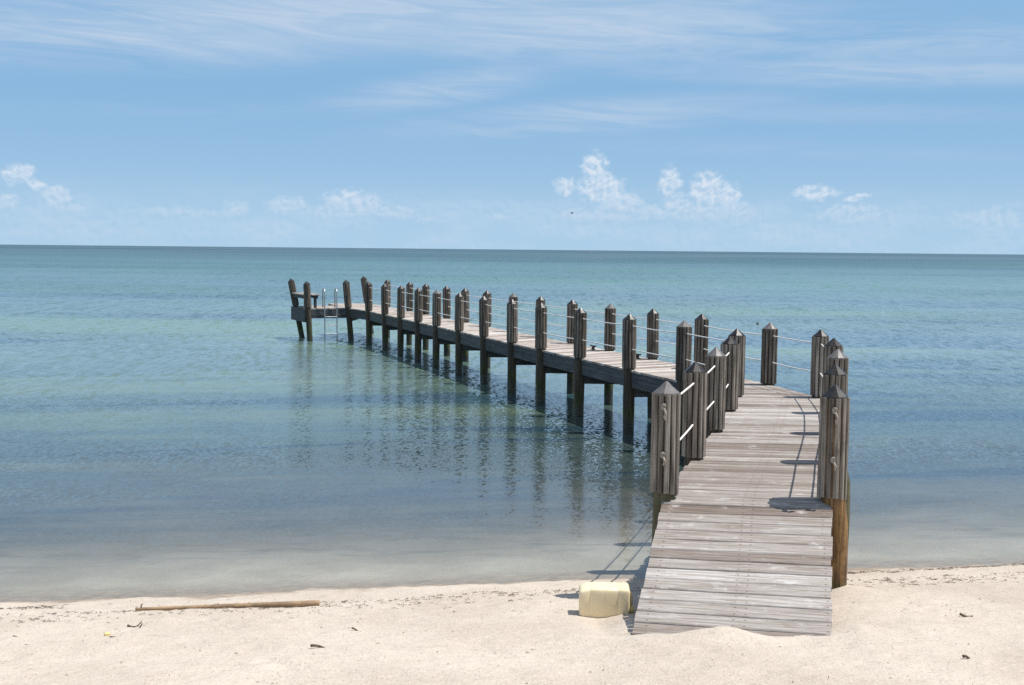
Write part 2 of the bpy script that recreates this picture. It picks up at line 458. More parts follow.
def boards(mb, pa, pb, n, za=None, zb=None, gap=0.011, th=0.04, over=0.012, seed=0, rag=1.0):
    """n planks laid across between two plan paths pa (left) and pb (right); za, zb heights along the run"""
    r = random.Random(seed)
    la, lb = plen(pa), plen(pb)
    for i in range(n):
        t0, t1 = i / n, (i + 1) / n
        a0, a1, b0, b1 = along(pa, la * t0), along(pa, la * t1), along(pb, lb * t0), along(pb, lb * t1)
        z0 = DZ if za is None else za + (zb - za) * t0
        z1 = DZ if za is None else za + (zb - za) * t1
        dz = r.uniform(-.0025, .0025); ea, eb = r.uniform(-.012, .016) * rag + over, r.uniform(-.012, .016) * rag + over
        ga = gap * r.uniform(.4, 1.9) / 2
        def pt(p, q, z, zq, u, e, out):
            v = (q - p); w = v.length; v = v / w
            P = p + v * (ga + (w - 2 * ga) * u)
            return Vector((P.x + out.x * e, P.y + out.y * e, z + (zq - z) * u))
        oa = (a0 - b0).normalized(); ob = -oa
        w = ((a1 - a0).length + (b1 - b0).length) / 2
        c = min(0.006 / w, .1)
        sag = [r.uniform(-.002, .002) for _ in range(4)]
        prof = [(0, -th), (0, -.006), (c, 0), (.5, -.0015), (1 - c, 0), (1, -.006), (1, -th)]
        vs = []
        nseg = 3
        for k in range(nseg + 1):
            f = k / nseg
            for (u, dd) in prof:
                A = pt(a0, a1, z0, z1, u, ea, oa); B = pt(b0, b1, z0, z1, u, eb, ob)
                P = A.lerp(B, f); P.z += dd + dz + sag[k]
                vs.append(pl(P))
        m = len(prof); fs, uvs = [], []
        L = (b0 - a0).length
        vb = i * 1.0 + 0.0
        for k in range(nseg):
            for j in range(m - 1):
                fs.append((k * m + j, (k + 1) * m + j, (k + 1) * m + j + 1, k * m + j + 1))
                u0, u1 = L * k / nseg, L * (k + 1) / nseg
                v0, v1 = vb + prof[j][0] * min(w, .9), vb + prof[j + 1][0] * min(w, .9)
                uvs.append([(u0, v0), (u1, v0), (u1, v1), (u0, v1)])
            fs.append((k * m + m - 1, (k + 1) * m + m - 1, (k + 1) * m, k * m)); uvs.append([(0, vb)] * 4)
        fs.append(tuple(range(m))); uvs.append([(0, vb + .03 + .001 * j) for j in range(m)])
        fs.append(tuple(nseg * m + j for j in range(m))[::-1]); uvs.append([(0, vb + .03 + .001 * j) for j in range(m)])
        mb.add(vs, fs, r.random(), uvs)

# deck surfaces ----------------------------------------------------
RAMP_L, RAMP_R, RAMP_Z = (0.895, 7.74), (2.25, 7.50), 0.595
mb = MB(); boards(mb, [RAMP_L, L1[0]], [RAMP_R, R1[0]], 14, RAMP_Z, DZ - .002, seed=3, over=0.006, gap=.014, rag=.5); mb.build('ramp', M['deck'], pier)
mb = MB(); boards(mb, L1, R1, 49, seed=4)
boards(mb, [L1[-1], cornerL], [R1[-1], cornerR], 12, seed=5)
mb.build('deck', M['deck'], pier)
# bend: planks fan round to the second run's direction
Lp = [cornerL] + L2 + [LC]
Rp = [cornerR] + R2 + [LEAN]
start_r = along(Rp, 0.88)
mb = MB()
boards(mb, [cornerL, (cornerL[0] - .02, cornerL[1] + .06)], [cornerR, tuple(start_r)], 6, seed=6)
lrest = [(cornerL[0] - .02, cornerL[1] + .06)] + L2 + [LC]
s_used = 0.88; rrest = [tuple(start_r)] + R2 + [(-5.0, fline(-5.0))]
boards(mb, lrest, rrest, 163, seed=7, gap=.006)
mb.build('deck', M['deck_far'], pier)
mb = MB()
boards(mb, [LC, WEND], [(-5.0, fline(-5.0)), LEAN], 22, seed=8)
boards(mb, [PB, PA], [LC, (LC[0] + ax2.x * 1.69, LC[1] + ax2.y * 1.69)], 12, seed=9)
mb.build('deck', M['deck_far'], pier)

# framing ----------------------------------------------------------
def stringer(mb, a, b, za, zb, h, w=0.05, tint=0.4):
    """a plank on edge from plan point a to b with its top at za/zb"""
    a, b = V2(a), V2(b); d = (b - a).normalized(); n = Vector((-d.y, d.x)) * w / 2
    vs = []
    for q, z in ((a, za), (b, zb)):
        for sg in (-1, 1):
            for dz in (-h, 0): vs.append(pl((q.x + n.x * sg, q.y + n.y * sg, z + dz)))
    mb.add(vs, [(0, 1, 3, 2), (4, 6, 7, 5), (0, 4, 5, 1), (2, 3, 7, 6), (1, 5, 7, 3), (0, 2, 6, 4)], tint)

def stringers(path, inset, h, side, tint=.4):
    mb = MB()
    for a, b in zip(path, path[1:]):
        A, B = V2(a), V2(b); d = (B - A).normalized(); n = Vector((-d.y, d.x)) * side * inset
        stringer(mb, A + n, B + n, DZ - .045, DZ - .045, h, tint=random.uniform(.2, .7))
    return mb.build('stringer', M['beam'], pier)
stringers(L1 + [cornerL] + L2 + [LC], 0.03, 0.28, -1)
stringers(R1 + [cornerR] + R2 + [LEAN], 0.03, 0.28, 1)
stringers([tuple((V2(a) + V2(b)) / 2) for a, b in zip(L1 + [cornerL], R1 + [cornerR])], 0.0, 0.26, 1)
stringers([tuple((V2(a) + V2(b)) / 2) for a, b in zip(L2, R2)], 0.0, 0.26, 1)
stringers([LC, PB], -0.0, 0.17, 1)
stringers([WEND, LEAN], -0.02, 0.28, 1)
stringers([PA, (LC[0] + ax2.x * 1.69, LC[1] + ax2.y * 1.69), WEND], 0.0, 0.2, 1)
# ramp stringers
for a, b, sg in ((RAMP_L, L1[0], -1), (RAMP_R, R1[0], 1)):
    mb = MB(); A, B = V2(a), V2(b); d = (B - A).normalized(); n = Vector((-d.y, d.x)) * sg * .04
    stringer(mb, A + n, B + n, RAMP_Z - .045, DZ - .05, .2); mb.build('stringer', M['beam'], pier)
# tall skirt board on the outer side of the pier head
mb = MB(); q = (V2(PB) - V2(PA)).normalized() * .12
nn = Vector((-.93, -.37)) * .13
stringer(mb, V2(PA) + nn - q, V2(PB) + nn + q * .4, DZ - .02, DZ - .02, .48, .045, .15); mb.build('skirt_board', M['beam'], pier)

def cross_beam(a, b, z=DZ - .33, h=.18, w=.09):
    A, B = V2(a), V2(b); d = (B - A); L = d.length; c = (A + B) / 2
    mb = MB(); mb.box((0, 0, 0), (L + .18, w, h), 0, random.uniform(.3, .9), .006)
    o = mb.build('cross_beam', M['beam'], pier, pl((c.x, c.y, z - h / 2))); o.rotation_euler.z = math.atan2(d.y, d.x)
for a, b in zip(L1, R1): cross_beam(a, b)
for a, b in zip([cornerL] + L2, [cornerR] + R2): cross_beam(a, b)
cross_beam(LC, LEAN); cross_beam(PB, PA); cross_beam(PB, LC, DZ - .22, .14)

# posts -------------------------------------------------------------
NB = 12
def clad_mesh(k, mat='clad_dark'):
    r = random.Random(40 + k); mb = MB()
    for i in range(NB):
        a = 2 * PI * i / NB; tint = r.random()
        R0 = .128 * r.uniform(.97, 1.03); hw = PI / NB * .77
        z0 = .032 + r.uniform(-.012, .012); z1 = .915 + r.uniform(-.004, .004)
        prof = [(-hw, R0 * .74), (-hw, R0 * .90), (-hw * .7, R0 * .975), (0, R0), (hw * .7, R0 * .975), (hw, R0 * .90), (hw, R0 * .74)]
        vs = []
        for z in (z0, .3, .62, z1):
            wob = r.uniform(-.0025, .0025)
            for an, rad in prof: vs.append(((rad + wob) * math.cos(a + an), (rad + wob) * math.sin(a + an), z))
        m = len(prof); fs = []
        for q in range(3):
            for j in range(m):
                j2 = (j + 1) % m; fs.append((q * m + j, q * m + j2, (q + 1) * m + j2, (q + 1) * m + j))
        fs.append(tuple(range(m))[::-1]); fs.append(tuple(3 * m + j for j in range(m)))
        mb.add(vs, fs, tint)
    return mb.mesh('cladding', M[mat])
def cap_mesh(mat, sides, k):
    mb = MB(); r = .119
    mb.lathe([(r * .97, .90), (r, .902), (r, .922), (r * .95, .929), (r * .5, .975), (.014, 1.020), (.004, 1.023)], sides, smooth=False)
    return mb.mesh('cap', mat)
def pile_mesh(k, depth, mat='pile', shift=0.0):
    mb = MB(); r0 = .098 if not shift else .105; prof = []; n = 10
    for i in range(n + 1): 
        z = .9 - (.9 + DZ + depth) * i / n
        prof.append((r0 * (1 + .03 * math.sin(i * 1.9 + k)) * (1.0 if z > -.05 else 1.04), z))
    prof.reverse(); mb.lathe(prof, 14, jit=.025)
    mb.v = [(x + (shift if z < 0 else 0), y, z) for x, y, z in mb.v]
    return mb.mesh('post', M[mat])
clads = [clad_mesh(k) for k in range(5)]
clads_near = [clad_mesh(20 + k, 'clad') for k in range(5)]
capd = [cap_mesh(M['cap_dark'], 8, 0), cap_mesh(M['cap_dark'], 8, 1)]
capg = cap_mesh(M['cap_grey'], 10, 2)
piles = [pile_mesh(k, 1.6) for k in range(4)]
pile_r = pile_mesh(5, 1.6, 'pile_shore', .045)
pile_r2 = pile_mesh(7, 1.6, 'pile_olive', .085)
pile_l = pile_mesh(6, 1.6, 'pile_olive')
posts = []
def post(p, grey=False, lean=(0, 0), rot=None, sc_=1.0, me=None, hs=1.0):
    k = len(posts)
    o = link('post', me or piles[k % 4], pier, pl((p[0], p[1], DZ)))
    rz = 0 if me else random.uniform(0, PI)
    o.rotation_euler = (lean[1], lean[0], rz) if not (lean[0] or lean[1]) else (-lean[1], lean[0], 0)
    o.scale = (sc_, sc_, hs)
    c = link('cladding', (clads_near if k < 10 else clads)[k % 5], o)
    cp = link('cap', capg if grey else capd[k % 2], o)
    if grey: cp['label'] = 'faded grey cap'
    posts.append(o); return o
for i, p in enumerate(L1): post(p, grey=i in (0, 2), sc_=1.0, me=pile_l if i == 0 else None)
for i, p in enumerate(R1): post(p, grey=i == 2, me=(pile_r, pile_r2)[i] if i < 2 else None)
post(cornerL, grey=True); post(cornerR, grey=True)
for i, p in enumerate(L2): post(p, grey=i in (6,), sc_=random.uniform(.94, 1.03), lean=(random.uniform(-.012, .012), 0))
for i, p in enumerate(R2): post(p, grey=i in (2, 5), sc_=random.uniform(.94, 1.03), lean=(random.uniform(-.012, .012), 0))
post(LC, lean=(-.085, 0)); post(LEAN, lean=(-.14, 0), hs=1.06)
post(PB, lean=(-.05, 0), hs=.95); post(PA, lean=(-.19, 0.02), hs=1.01)

# ropes ---------------------------------------------------------------
def rope_run(pts2, hh, label, knot_dir, seed):
    r = random.Random(seed)
    root = empty('rope', (pts2[0][0], pts2[0][1], DZ + hh)); tag(root, label, 'rope', 'white ropes strung along the pier')
    o0 = Vector(root.location); pts = []
    for i, (a, b) in enumerate(zip(pts2, pts2[1:])):
        sag = r.uniform(.003, .02); n = 6; ja = r.uniform(-.012, .012)
        for k in range(n + (1 if i == len(pts2) - 2 else 0)):
            f = k / n; pts.append(Vector((a[0] + (b[0] - a[0]) * f, a[1] + (b[1] - a[1]) * f, DZ + hh - sag * 4 * f * (1 - f))) - o0)
    first = (Vector(pts[1]) - Vector(pts[0])).normalized()
    pts[0] = pts[0] - first * .14
    mb = MB(); mb.tube(pts, .0098, 8); mb.build('line', M['rope'], root)
    # overhand stopper knot and frayed tail on the first post
    k0 = pts[0]; mb = MB(); kp = []
    for i in range(40):
        a = i / 39 * 4.4 * PI; rr = .011 + .004 * math.sin(a * .7)
        kp.append(k0 + Vector((rr * math.cos(a), -.012 - .006 * math.sin(a * 1.5), rr * 1.15 * math.sin(a) + .012 * math.cos(a * .45))))
    mb.tube(kp, .0085, 8)
    tl = [k0 + Vector((.004, -.016, -.01)), k0 + Vector((.018, -.026, -.05)), k0 + Vector((.012, -.02, -.085)), k0 + Vector((.02, -.018, -.115 if hh > .6 else -.075))]
    mb.tube(tl, [.010, .012, .013, .009], 8)
    mb.build('knot', M['knot'], root)
    return root
runL = L1 + [cornerL] + L2
runR = R1 + [cornerR] + R2
rope_run(runL, .81, 'upper white rope through the posts on the ladder side of the pier', 1, 1)
rope_run(runL, .38, 'lower white rope through the posts on the ladder side of the pier', 1, 2)
rope_run(runR, .81, 'upper white rope through the posts on the side away from the ladder', 1, 3)
rope_run(runR, .38, 'lower white rope through the posts on the side away from the ladder', 1, 4)

# bench on the pier head ------------------------------------------------
bdir = (V2(PA) - V2(PB)).normalized(); bn = Vector((bdir.y, -bdir.x))
bc = (V2(PA) + V2(PB)) / 2 + bn * .14
bench = empty('bench', (bc.x, bc.y, DZ)); bench.rotation_euler.z = math.atan2(bdir.y, bdir.x)
tag(bench, 'low plank bench between the two outermost leaning posts at the pier end', 'bench')
mb = MB()
for k in range(4): mb.box((0, -.225 + k * .15, .475), (1.72, .14, .045), 0, random.random(), .006)
seat = mb.build('seat', M['deck'], bench)
mb = MB(); mb.box((0, -.24, .395), (1.5, .04, .11), 0, .3, .005); mb.box((0, .24, .395), (1.5, .04, .11), 0, .5, .005); mb.build('apron', M['beam'], bench)
for sx in (-1, 1):
    for sy in (-1, 1):
        mb = MB(); mb.box((0, 0, .225), (.1, .09, .45), 0, .5, .006); mb.build('leg', M['beam'], bench, (sx * .68, sy * .17, 0))

# ladder ------------------------------------------------------------------
ld = (V2(LC) - V2(PB)).normalized(); ln = Vector((ld.y, -ld.x))      # ln points to the open water in front
lc = V2(PB) + ld * .80 + ln * .10
ladder = empty('swim_ladder', (lc.x, lc.y, 0)); ladder.rotation_euler.z = math.atan2(ld.y, ld.x)
tag(ladder, 'narrow steel swim ladder with hooped handrails going down into the water', 'ladder')
for sx in (-1, 1):
    pts = [(0, .42, DZ + .005), (0, .42, DZ + .45)]
    for k in range(9):
        a = PI * k / 8; pts.append((0, .21 + .21 * math.cos(a), DZ + .52 + .19 * math.sin(a)))
    pts += [(0, 0, DZ + .3), (0, 0, DZ - .3), (0, 0, .3), (0, 0, -.75)]
    mb = MB(); mb.tube(pts, .024, 10); mb.build('side_rail', M['steel'], ladder, (sx * .22, 0, 0))
for z in (.87, .56, .25, -.06, -.37):
    mb = MB(); mb.box((0, 0, 0), (.42, .07, .03), 0, .5, .008); mb.build('rung', M['steel'], ladder, (0, 0, z))

# cleats -------------------------------------------------------------------
for (X, Y), lab in (((1.90, 24.05), 'dark mooring cleat on the deck edge, the farther out of two'), ((2.66, 22.2), 'dark mooring cleat on the deck edge, the nearer to shore of two')):
    c = empty('mooring_cleat', (X - .12, Y - .05, DZ)); c.rotation_euler.z = math.atan2(1.778, -.703)
    tag(c, lab, 'cleat', 'mooring cleats on the deck edge')
    mb = MB(); mb.box((0, 0, .008), (.16, .06, .016), 0, .5, .004); mb.box((-.035, 0, .04), (.03, .03, .06), 0, .5, .006); mb.box((.035, 0, .04), (.03, .03, .06), 0, .5, .006); mb.build('base', M['iron'], c)
    mb = MB(); mb.tube([(-.15, 0, .095), (-.09, 0, .082), (0, 0, .078), (.09, 0, .082), (.15, 0, .095)], [.01, .017, .02, .017, .01], 10); mb.build('horn', M['iron'], c)

# ------------------------------------------------------------------ beach and sea bed
def axis(fine0, fine1, step, far0, far1, grow):
    v = list(np.arange(fine0, fine1 + step / 2, step)); s = step; x = v[-1]
    while x < far1: s *= grow; x += s; v.append(x)
    s = step; x = v[0]; lo = []
    while x > far0: s *= grow; x -= s; lo.append(x)
    return np.array(lo[::-1] + v)
xs = axis(-6.5, 7.5, .04, -40000, 40000, 1.16)
ys = axis(5.2, 12.2, .035, -300, 60000, 1.14)
nx, ny = len(xs), len(ys)
rl, rr_ = V2(RAMP_L), V2(RAMP_R)
def sand_h(X, Y):
    h = ground(X, Y)
    if -12 < X < 13 and 2 < Y < 14:
        w = 1.0 if h > .05 else max(.25, (h + .1) / .15)
        h += w * (.030 * mn.noise((X * .9, Y * 1.3, 1.0)) + 
             .016 * mn.noise((X * 2.9, Y * 3.6, 4.0)) + .010 * mn.noise((X * 8, Y * 9, 7.0)) + .005 * mn.noise((X * 19, Y * 21, 3.0)))
        # sand heaped over the foot of the ramp, scooped beside it
        g = lambda cx, cy, sx, sy, a: a * math.exp(-((X - cx) / sx) ** 2 - ((Y - cy) / sy) ** 2)
        h += g(1.50, 7.66, .26, .15, .075) + g(1.05, 7.55, .3, .12, .03) + g(2.52, 7.75, .15, .2, .05) + g(2.95, 9.45, .3, .3, .06) - g(2.1, 7.45, .25, .15, .03)
        h -= g(.72, 8.3, .14, .45, .06)
    return h
verts = np.empty((ny * nx, 3))
i = 0
for Y in ys:
    for X in xs:
        verts[i] = (X, Y, sand_h(X, Y)); i += 1
dents = np.random.default_rng(9)
land = (verts[:, 1] > 4.5) & (verts[:, 1] < 10.6) & (np.abs(verts[:, 0]) < 7)
P = verts[land]
for _ in range(150):
    cx, cy = dents.uniform(-5.5, 6.5), dents.uniform(5.2, 9.6)
    if .2 < cx < 2.9 and cy > 7.0: continue
    an = dents.uniform(0, 2 * PI); ca, sa = math.cos(an), math.sin(an); ra = dents.uniform(.05, .13); rb = ra * dents.uniform(.45, .8)
    u = ((P[:, 0] - cx) * ca + (P[:, 1] - cy) * sa) / ra; v = (-(P[:, 0] - cx) * sa + (P[:, 1] - cy) * ca) / rb
    q = u * u + v * v; P[:, 2] += dents.uniform(.006, .017) * (-np.exp(-q) + .45 * np.exp(-((np.sqrt(q) - 1.5) / .45) ** 2))
verts[land] = P
idx = np.arange(ny * nx).reshape(ny, nx)
faces = np.stack([idx[:-1, :-1], idx[:-1, 1:], idx[1:, 1:], idx[1:, :-1]], -1).reshape(-1, 4)
def grid_obj(name, verts, faces, mat):
    me = bpy.data.meshes.new(name)
    me.vertices.add(len(verts)); me.vertices.foreach_set('co', verts.ravel())
    me.loops.add(faces.size); me.loops.foreach_set('vertex_index', faces.ravel().astype(np.int32))
    me.polygons.add(len(faces)); me.polygons.foreach_set('loop_start', np.arange(0, faces.size, 4, dtype=np.int32))
    me.polygons.foreach_set('use_smooth', np.ones(len(faces), dtype=bool))
    me.update(calc_edges=True); me.validate(); me.materials.append(mat)
    return link(name, me)
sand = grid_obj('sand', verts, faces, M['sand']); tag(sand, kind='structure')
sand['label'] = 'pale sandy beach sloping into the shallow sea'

S = 60000.0
wv = np.array([(-S, 9.0, 0), (S, 9.0, 0), (S, 100, 0), (-S, 100, 0), (S, 80000, 0), (-S, 80000, 0)], float)
water = grid_obj('water', wv, np.array([(0, 1, 2, 3), (3, 2, 4, 5)]), M['water']); tag(water, kind='structure')
water['label'] = 'shallow blue green sea reaching the horizon'

def surf(X, Y): return sand_h(X, Y)

# ------------------------------------------------------------------ things on the sand
# jug lying on its side
jx, jy = .775, 8.80
jug = empty('plastic_jug', (jx, jy, surf(jx, jy) - .02)); jug.rotation_euler.z = -.05
tag(jug, 'cream plastic jug lying on its side in the sand by the ramp', 'jug')
def rounded_block(mb, L, Wd, Hh, r, n=6, chop=0.0):
    """jug body: rounded-rectangle section swept along x, shoulders drawn in at the ends"""
    secs = []
    for i in range(n + 1): secs.append((-L / 2 + r - r * math.cos(PI / 2 * i / n), 1 - r / (Hh / 2) * (1 - math.sin(PI / 2 * i / n))))
    for f in (-.30, -.285, -.27, -.02, 0, .02, .25, .265, .28): secs.append((f * L, {-.285: .972, 0: .995, .265: .972}.get(f, 1.0)))
    for i in range(n + 1): secs.append((L / 2 - r + r * math.sin(PI / 2 * i / n), 1 - r / (Hh / 2) * (1 - math.cos(PI / 2 * i / n))))
    m = 40; vs = []
    for x, s_ in secs:
        for k in range(m):
            a = 2 * PI * k / m; c, s = math.cos(a), math.sin(a); e = .22
            y = math.copysign(abs(c) ** e, c) * Wd / 2 * s_; z = math.copysign(abs(s) ** e, s) * Hh / 2 * s_
            if z > 0 and x < -L * .32: z *= 1 - 1.1 * (-x / L - .32)          # sloping shoulder
            if abs(s) < .25: y *= 1.018                                        # moulding seam round the middle
            vs.append((x, y, z + Hh / 2))
    fs = []
    for i in range(len(secs) - 1):
        for k in range(m):
            k2 = (k + 1) % m; fs.append((i * m + k, (i + 1) * m + k, (i + 1) * m + k2, i * m + k2))
    fs.append(tuple(range(m))); fs.append(tuple((len(secs) - 1) * m + k for k in range(m))[::-1])
    mb.add(vs, fs, .5, smooth=True)
mb = MB(); rounded_block(mb, .41, .22, .27, .026); mb.build('body', M['jug'], jug)
mb = MB(); mb.lathe([(.026, 0), (.026, .012), (.031, .014), (.031, .038), (.027, .042), (.004, .043)], 18)
cp = mb.build('cap', M['jugcap'], jug, (.196, -.055, .09)); cp.rotation_euler.y = PI / 2
mb = MB(); mb.tube([(.19, .02, .2), (.215, .02, .205), (.222, .02, .17), (.222, .02, .11), (.212, .02, .085), (.19, .02, .09)], .013, 8); mb.build('handle', M['jug'], jug)

# bamboo pole at the waterline
p0, p1 = Vector((-3.20, 9.19)), Vector((-1.66, 9.38))
pole = empty('bamboo_pole', (p0.x, p0.y, 0)); pole.location.z = surf(p0.x, p0.y) + .012
tag(pole, 'long tan bamboo pole washed up on the wet sand along the shoreline', 'pole')
pts, rad = [], []
for k in range(61):
    f = k / 60; q = p0.lerp(p1, f)
    z0, z1 = surf(p0.x, p0.y), surf(p1.x, p1.y)
    node = abs((f * 7.3) % 1 - .5)
    pts.append(Vector((q.x, q.y, z0 + (z1 - z0) * f + .022)) - Vector(pole.location)); rad.append(.014 + .013 * f + (.003 if node > .47 else 0))
mb = MB(); mb.tube(pts, rad, 12); mb.build('cane', M['bamboo'], pole)
mb = MB(); mb.tube([pts[0] + Vector((.05, 0, .01)), pts[0] + Vector((.04, .02, .025)), pts[0] + Vector((.05, .03, .04))], .006, 6); mb.build('stub', M['twig'], pole)

# driftwood and scraps, each one its own thing
def twig(X, Y, ang, L, r, label, branches=0, mat='twig', group='dark twigs scattered on the sand'):
    o = empty('twig', (X, Y, surf(X, Y))); o.rotation_euler.z = ang; tag(o, label, 'twig', group)
    rr = random.Random(int(X * 100) + int(Y * 10)); pts = []
    for k in range(8):
        f = k / 7; pts.append((L * (f - .5), .03 * math.sin(f * 5 + X) * L * 3, r * .7 + .012 * math.sin(f * 4 + Y)))
    mb = MB(); mb.tube(pts, [r * (1 - .5 * k / 7) for k in range(8)], 6); mb.build('stem', M[mat], o)
    for b in range(branches):
        q = Vector(pts[2 + b]); sgn = 1 if b % 2 else -1
        mb = MB(); mb.tube([q, q + Vector((.025, .025 * sgn, .012)), q + Vector((.045, .045 * sgn, .02 + .012 * b))], r * .55, 5); mb.build('branch', M[mat], o)
twig(-2.93, 8.42, .15, .13, .008, 'small forked dark twig just below the left end of the bamboo pole', 3)
twig(-2.93, 7.98, 1.0, .11, .006, 'thin dark stick lying by the forked twig and the yellow scrap')
twig(-1.31, 7.42, -.1, .13, .010, 'curved dark twig lowest on the sand left of the ramp, well below the pole')
twig(-1.15, 8.08, -.5, .08, .007, 'tiny dark twig on the sand just right of and below the thick pole end')
twig(3.52, 8.27, -.15, .10, .011, 'stubby dark twig far from the ramp, close to the right edge of the beach')
twig(2.96, 6.92, .2, .06, .011, 'dark knob of driftwood lowest on the beach to the right of the ramp')
mb = MB(); mb.box((0, 0, .014), (.04, .03, .028), .5, .5, .009); sc1 = mb.build('scrap', M['jugcap'], None, (-3.02, 8.05, surf(-3.02, 8.05) - .004))
tag(sc1, 'tiny yellow plastic scrap on the sand below the bamboo pole', 'scrap')

# strand line of dry weed: far too many bits to count
rw = random.Random(77); mb = MB()
def fleck(X, Y, s, n):
    z = surf(X, Y)
    for _ in range(n):
        a = rw.uniform(0, PI); L = s * rw.uniform(.7, 2.2); x, y = X + rw.gauss(0, s * .7), Y + rw.gauss(0, s * .4)
        dx, dy = math.cos(a) * L / 2, math.sin(a) * L / 2 * .6
        zz = surf(x, y)
        mb.tube([(x - dx, y - dy, zz + .002), (x, y + rw.uniform(-.01, .01), zz + rw.uniform(.004, .014)), (x + dx, y + dy, zz + .002)], [.001, rw.uniform(.0012, .0024), .001], 4)
for _ in range(1300):
    X = rw.uniform(-5.6, 6.6); off = abs(rw.gauss(0, .35))
    dens = .5 + .5 * mn.noise((X * .8, 2.0, 0))
    if rw.random() > dens + .25: continue
    Y = shore_y(X) - .95 - off * .9 + .18 * mn.noise((X * .7, 5.5, 0)); fleck(X, Y, rw.uniform(.012, .04), rw.choice((1, 1, 2, 3)))
for _ in range(300):
    X = rw.uniform(-5.0, -4.0) if rw.random() < .25 else rw.uniform(2.8, 6.6)
    if X < 0: Y = shore_y(X) - .7 + rw.gauss(0, .05)
    else: Y = shore_y(X) - .33 + rw.gauss(0, .045)
    fleck(X, Y, rw.uniform(.02, .06), 2)
for _ in range(260):
    X = rw.uniform(-5, 6); Y = rw.uniform(6.0, 10.2)
    if .6 < X < 2.5 and Y > 7.5: continue
    fleck(X, Y, rw.uniform(.008, .022), 1)
w = mb.build('seaweed_litter', M['weed']); tag(w, 'dry brown seaweed crumbs scattered along the strand line', 'seaweed', kind='stuff')

# ------------------------------------------------------------------ far things
buoy = empty('crab_trap_buoy', (11.4, 51.0, 0)); tag(buoy, 'small dark trap float bobbing on the open water beyond the pier bend', 'buoy')
mb = MB(); mb.lathe([(.01, -.06), (.045, -.045), (.062, 0), (.058, .04), (.03, .075), (.01, .085)], 14); mb.build('float', M['buoy'], buoy)
mb = MB(); mb.tube([(0, 0, .08), (0, 0, .13)], .01, 6); mb.build('stem', M['buoy'], buoy)

bird = empty('bird', (7.4, 140.0, 8.0)); tag(bird, 'small dark bird flying in the sky above the pier', 'bird')
mb = MB(); mb.tube([(-.24, 0, 0), (-.16, 0, .01), (-.02, 0, .02), (.12, 0, .02), (.19, 0, .035), (.25, 0, .03)], [.01, .035, .06, .045, .028, .006], 8)
for s in (-1, 1):
    top = [(.10, s * .03, .03), (.14, s * .26, .13), (.02, s * .56, .09), (-.06, s * .56, .085), (-.02, s * .26, .12), (-.08, s * .03, .025)]
    vs = top + [(x, y, z - .012) for x, y, z in top]; n = 6
    mb.add(vs, [tuple(range(n)), tuple(range(n, 2 * n))[::-1]] + [(k, (k + 1) % n, n + (k + 1) % n, n + k) for k in range(n)], .5)
mb.build('body', M['bird'], bird)

# ------------------------------------------------------------------ light and sky
SUN_DIR = Vector((.465, .02, 1.0)).normalized()
sun = bpy.data.lights.new('sun', 'SUN'); sun.energy = 4.2; sun.angle = math.radians(.53); sun.color = (1.0, .955, .89)
so = bpy.data.objects.new('sun', sun); COL.objects.link(so)
so.rotation_euler = SUN_DIR.to_track_quat('Z', 'Y').to_euler()

wd = bpy.data.worlds.new('World'); sc.world = wd; wd.use_nodes = True
t = NT(wd.node_tree); bg = next(n for n in t.n if n.type == 'BACKGROUND')
sky = t.new('ShaderNodeTexSky', sky_type='NISHITA'); sky.sun_disc = False
sky.sun_elevation = math.asin(SUN_DIR.z); sky.sun_rotation = math.atan2(SUN_DIR.x, SUN_DIR.y)
sky.altitude = 0; sky.air_density = 1.0; sky.dust_density = 0.6; sky.ozone_density = 1.2
d = t.vec('NORMALIZE', t.new('ShaderNodeTexCoord').outputs['Generated'])
dx, dy, dz = t.sep(d)
az = t.math('ARCTAN2', dx, dy); el = t.math('ARCSINE', dz)
K = 1100.0
ae = t.comb(az, el, 0.0)
STR = 0.1
# high thin cirrus, drawn out in long streaks
elw = t.math('ADD', el, t.math('MULTIPLY', t.math('SINE', t.math('MULTIPLY', az, 5.0)), .006))
el2 = t.math('SUBTRACT', elw, t.math('MULTIPLY', az, -.03))
ci = t.noise(t.comb(t.math('MULTIPLY', az, 7.0), t.math('MULTIPLY', el2, 70.0), 1.3), 1.0, 8, 0.64, 1.3)
ci2 = t.noise(t.comb(t.math('MULTIPLY', az, 2.2), t.math('MULTIPLY', el2, 16.0), 6.0), 1.0, 4, 0.55, 0.4)
cov = t.mr(el, .17, .34, 0.0, .8)
def hy(x, y): return 249.5 + (x - 512) * .0098 - y
for (bx, by, rx, ry, tilt, w_) in [(150, 50, 240, 32, .06, 1.0), (330, 22, 360, 40, .03, 1.0), (600, 40, 300, 34, -.03, 1.0), (640, 12, 160, 22, .0, .7), (900, 60, 320, 22, -.03, .8), (760, 82, 220, 12, -.06, .6),
                                   (440, 94, 120, 17, .16, 1.0), (570, 122, 190, 18, .08, .9), (860, 85, 240, 14, -.05, .8), (760, 118, 260, 10, -.04, .35), (180, 120, 260, 10, .03, .25), (700, 150, 300, 9, -.05, .25)]:
    a0, e0 = math.atan((bx - 512) / K), hy(bx, by) / K
    ds = t.math('SUBTRACT', az, a0)
    q = t.comb(t.math('MULTIPLY', ds, K / rx), t.math('MULTIPLY', t.math('SUBTRACT', t.math('SUBTRACT', el, e0), t.math('MULTIPLY', ds, tilt)), K / ry), 0.0)
    cov = t.math('MAXIMUM', cov, t.mr(t.vec('LENGTH', q), 1.5, 0.1, 0.0, w_))
cirrus = t.math('MULTIPLY', t.math('ADD', t.mr(ci, .31, .72, 0, .75), t.mr(ci2, .32, .62, 0, .5)), cov, clamp=True)
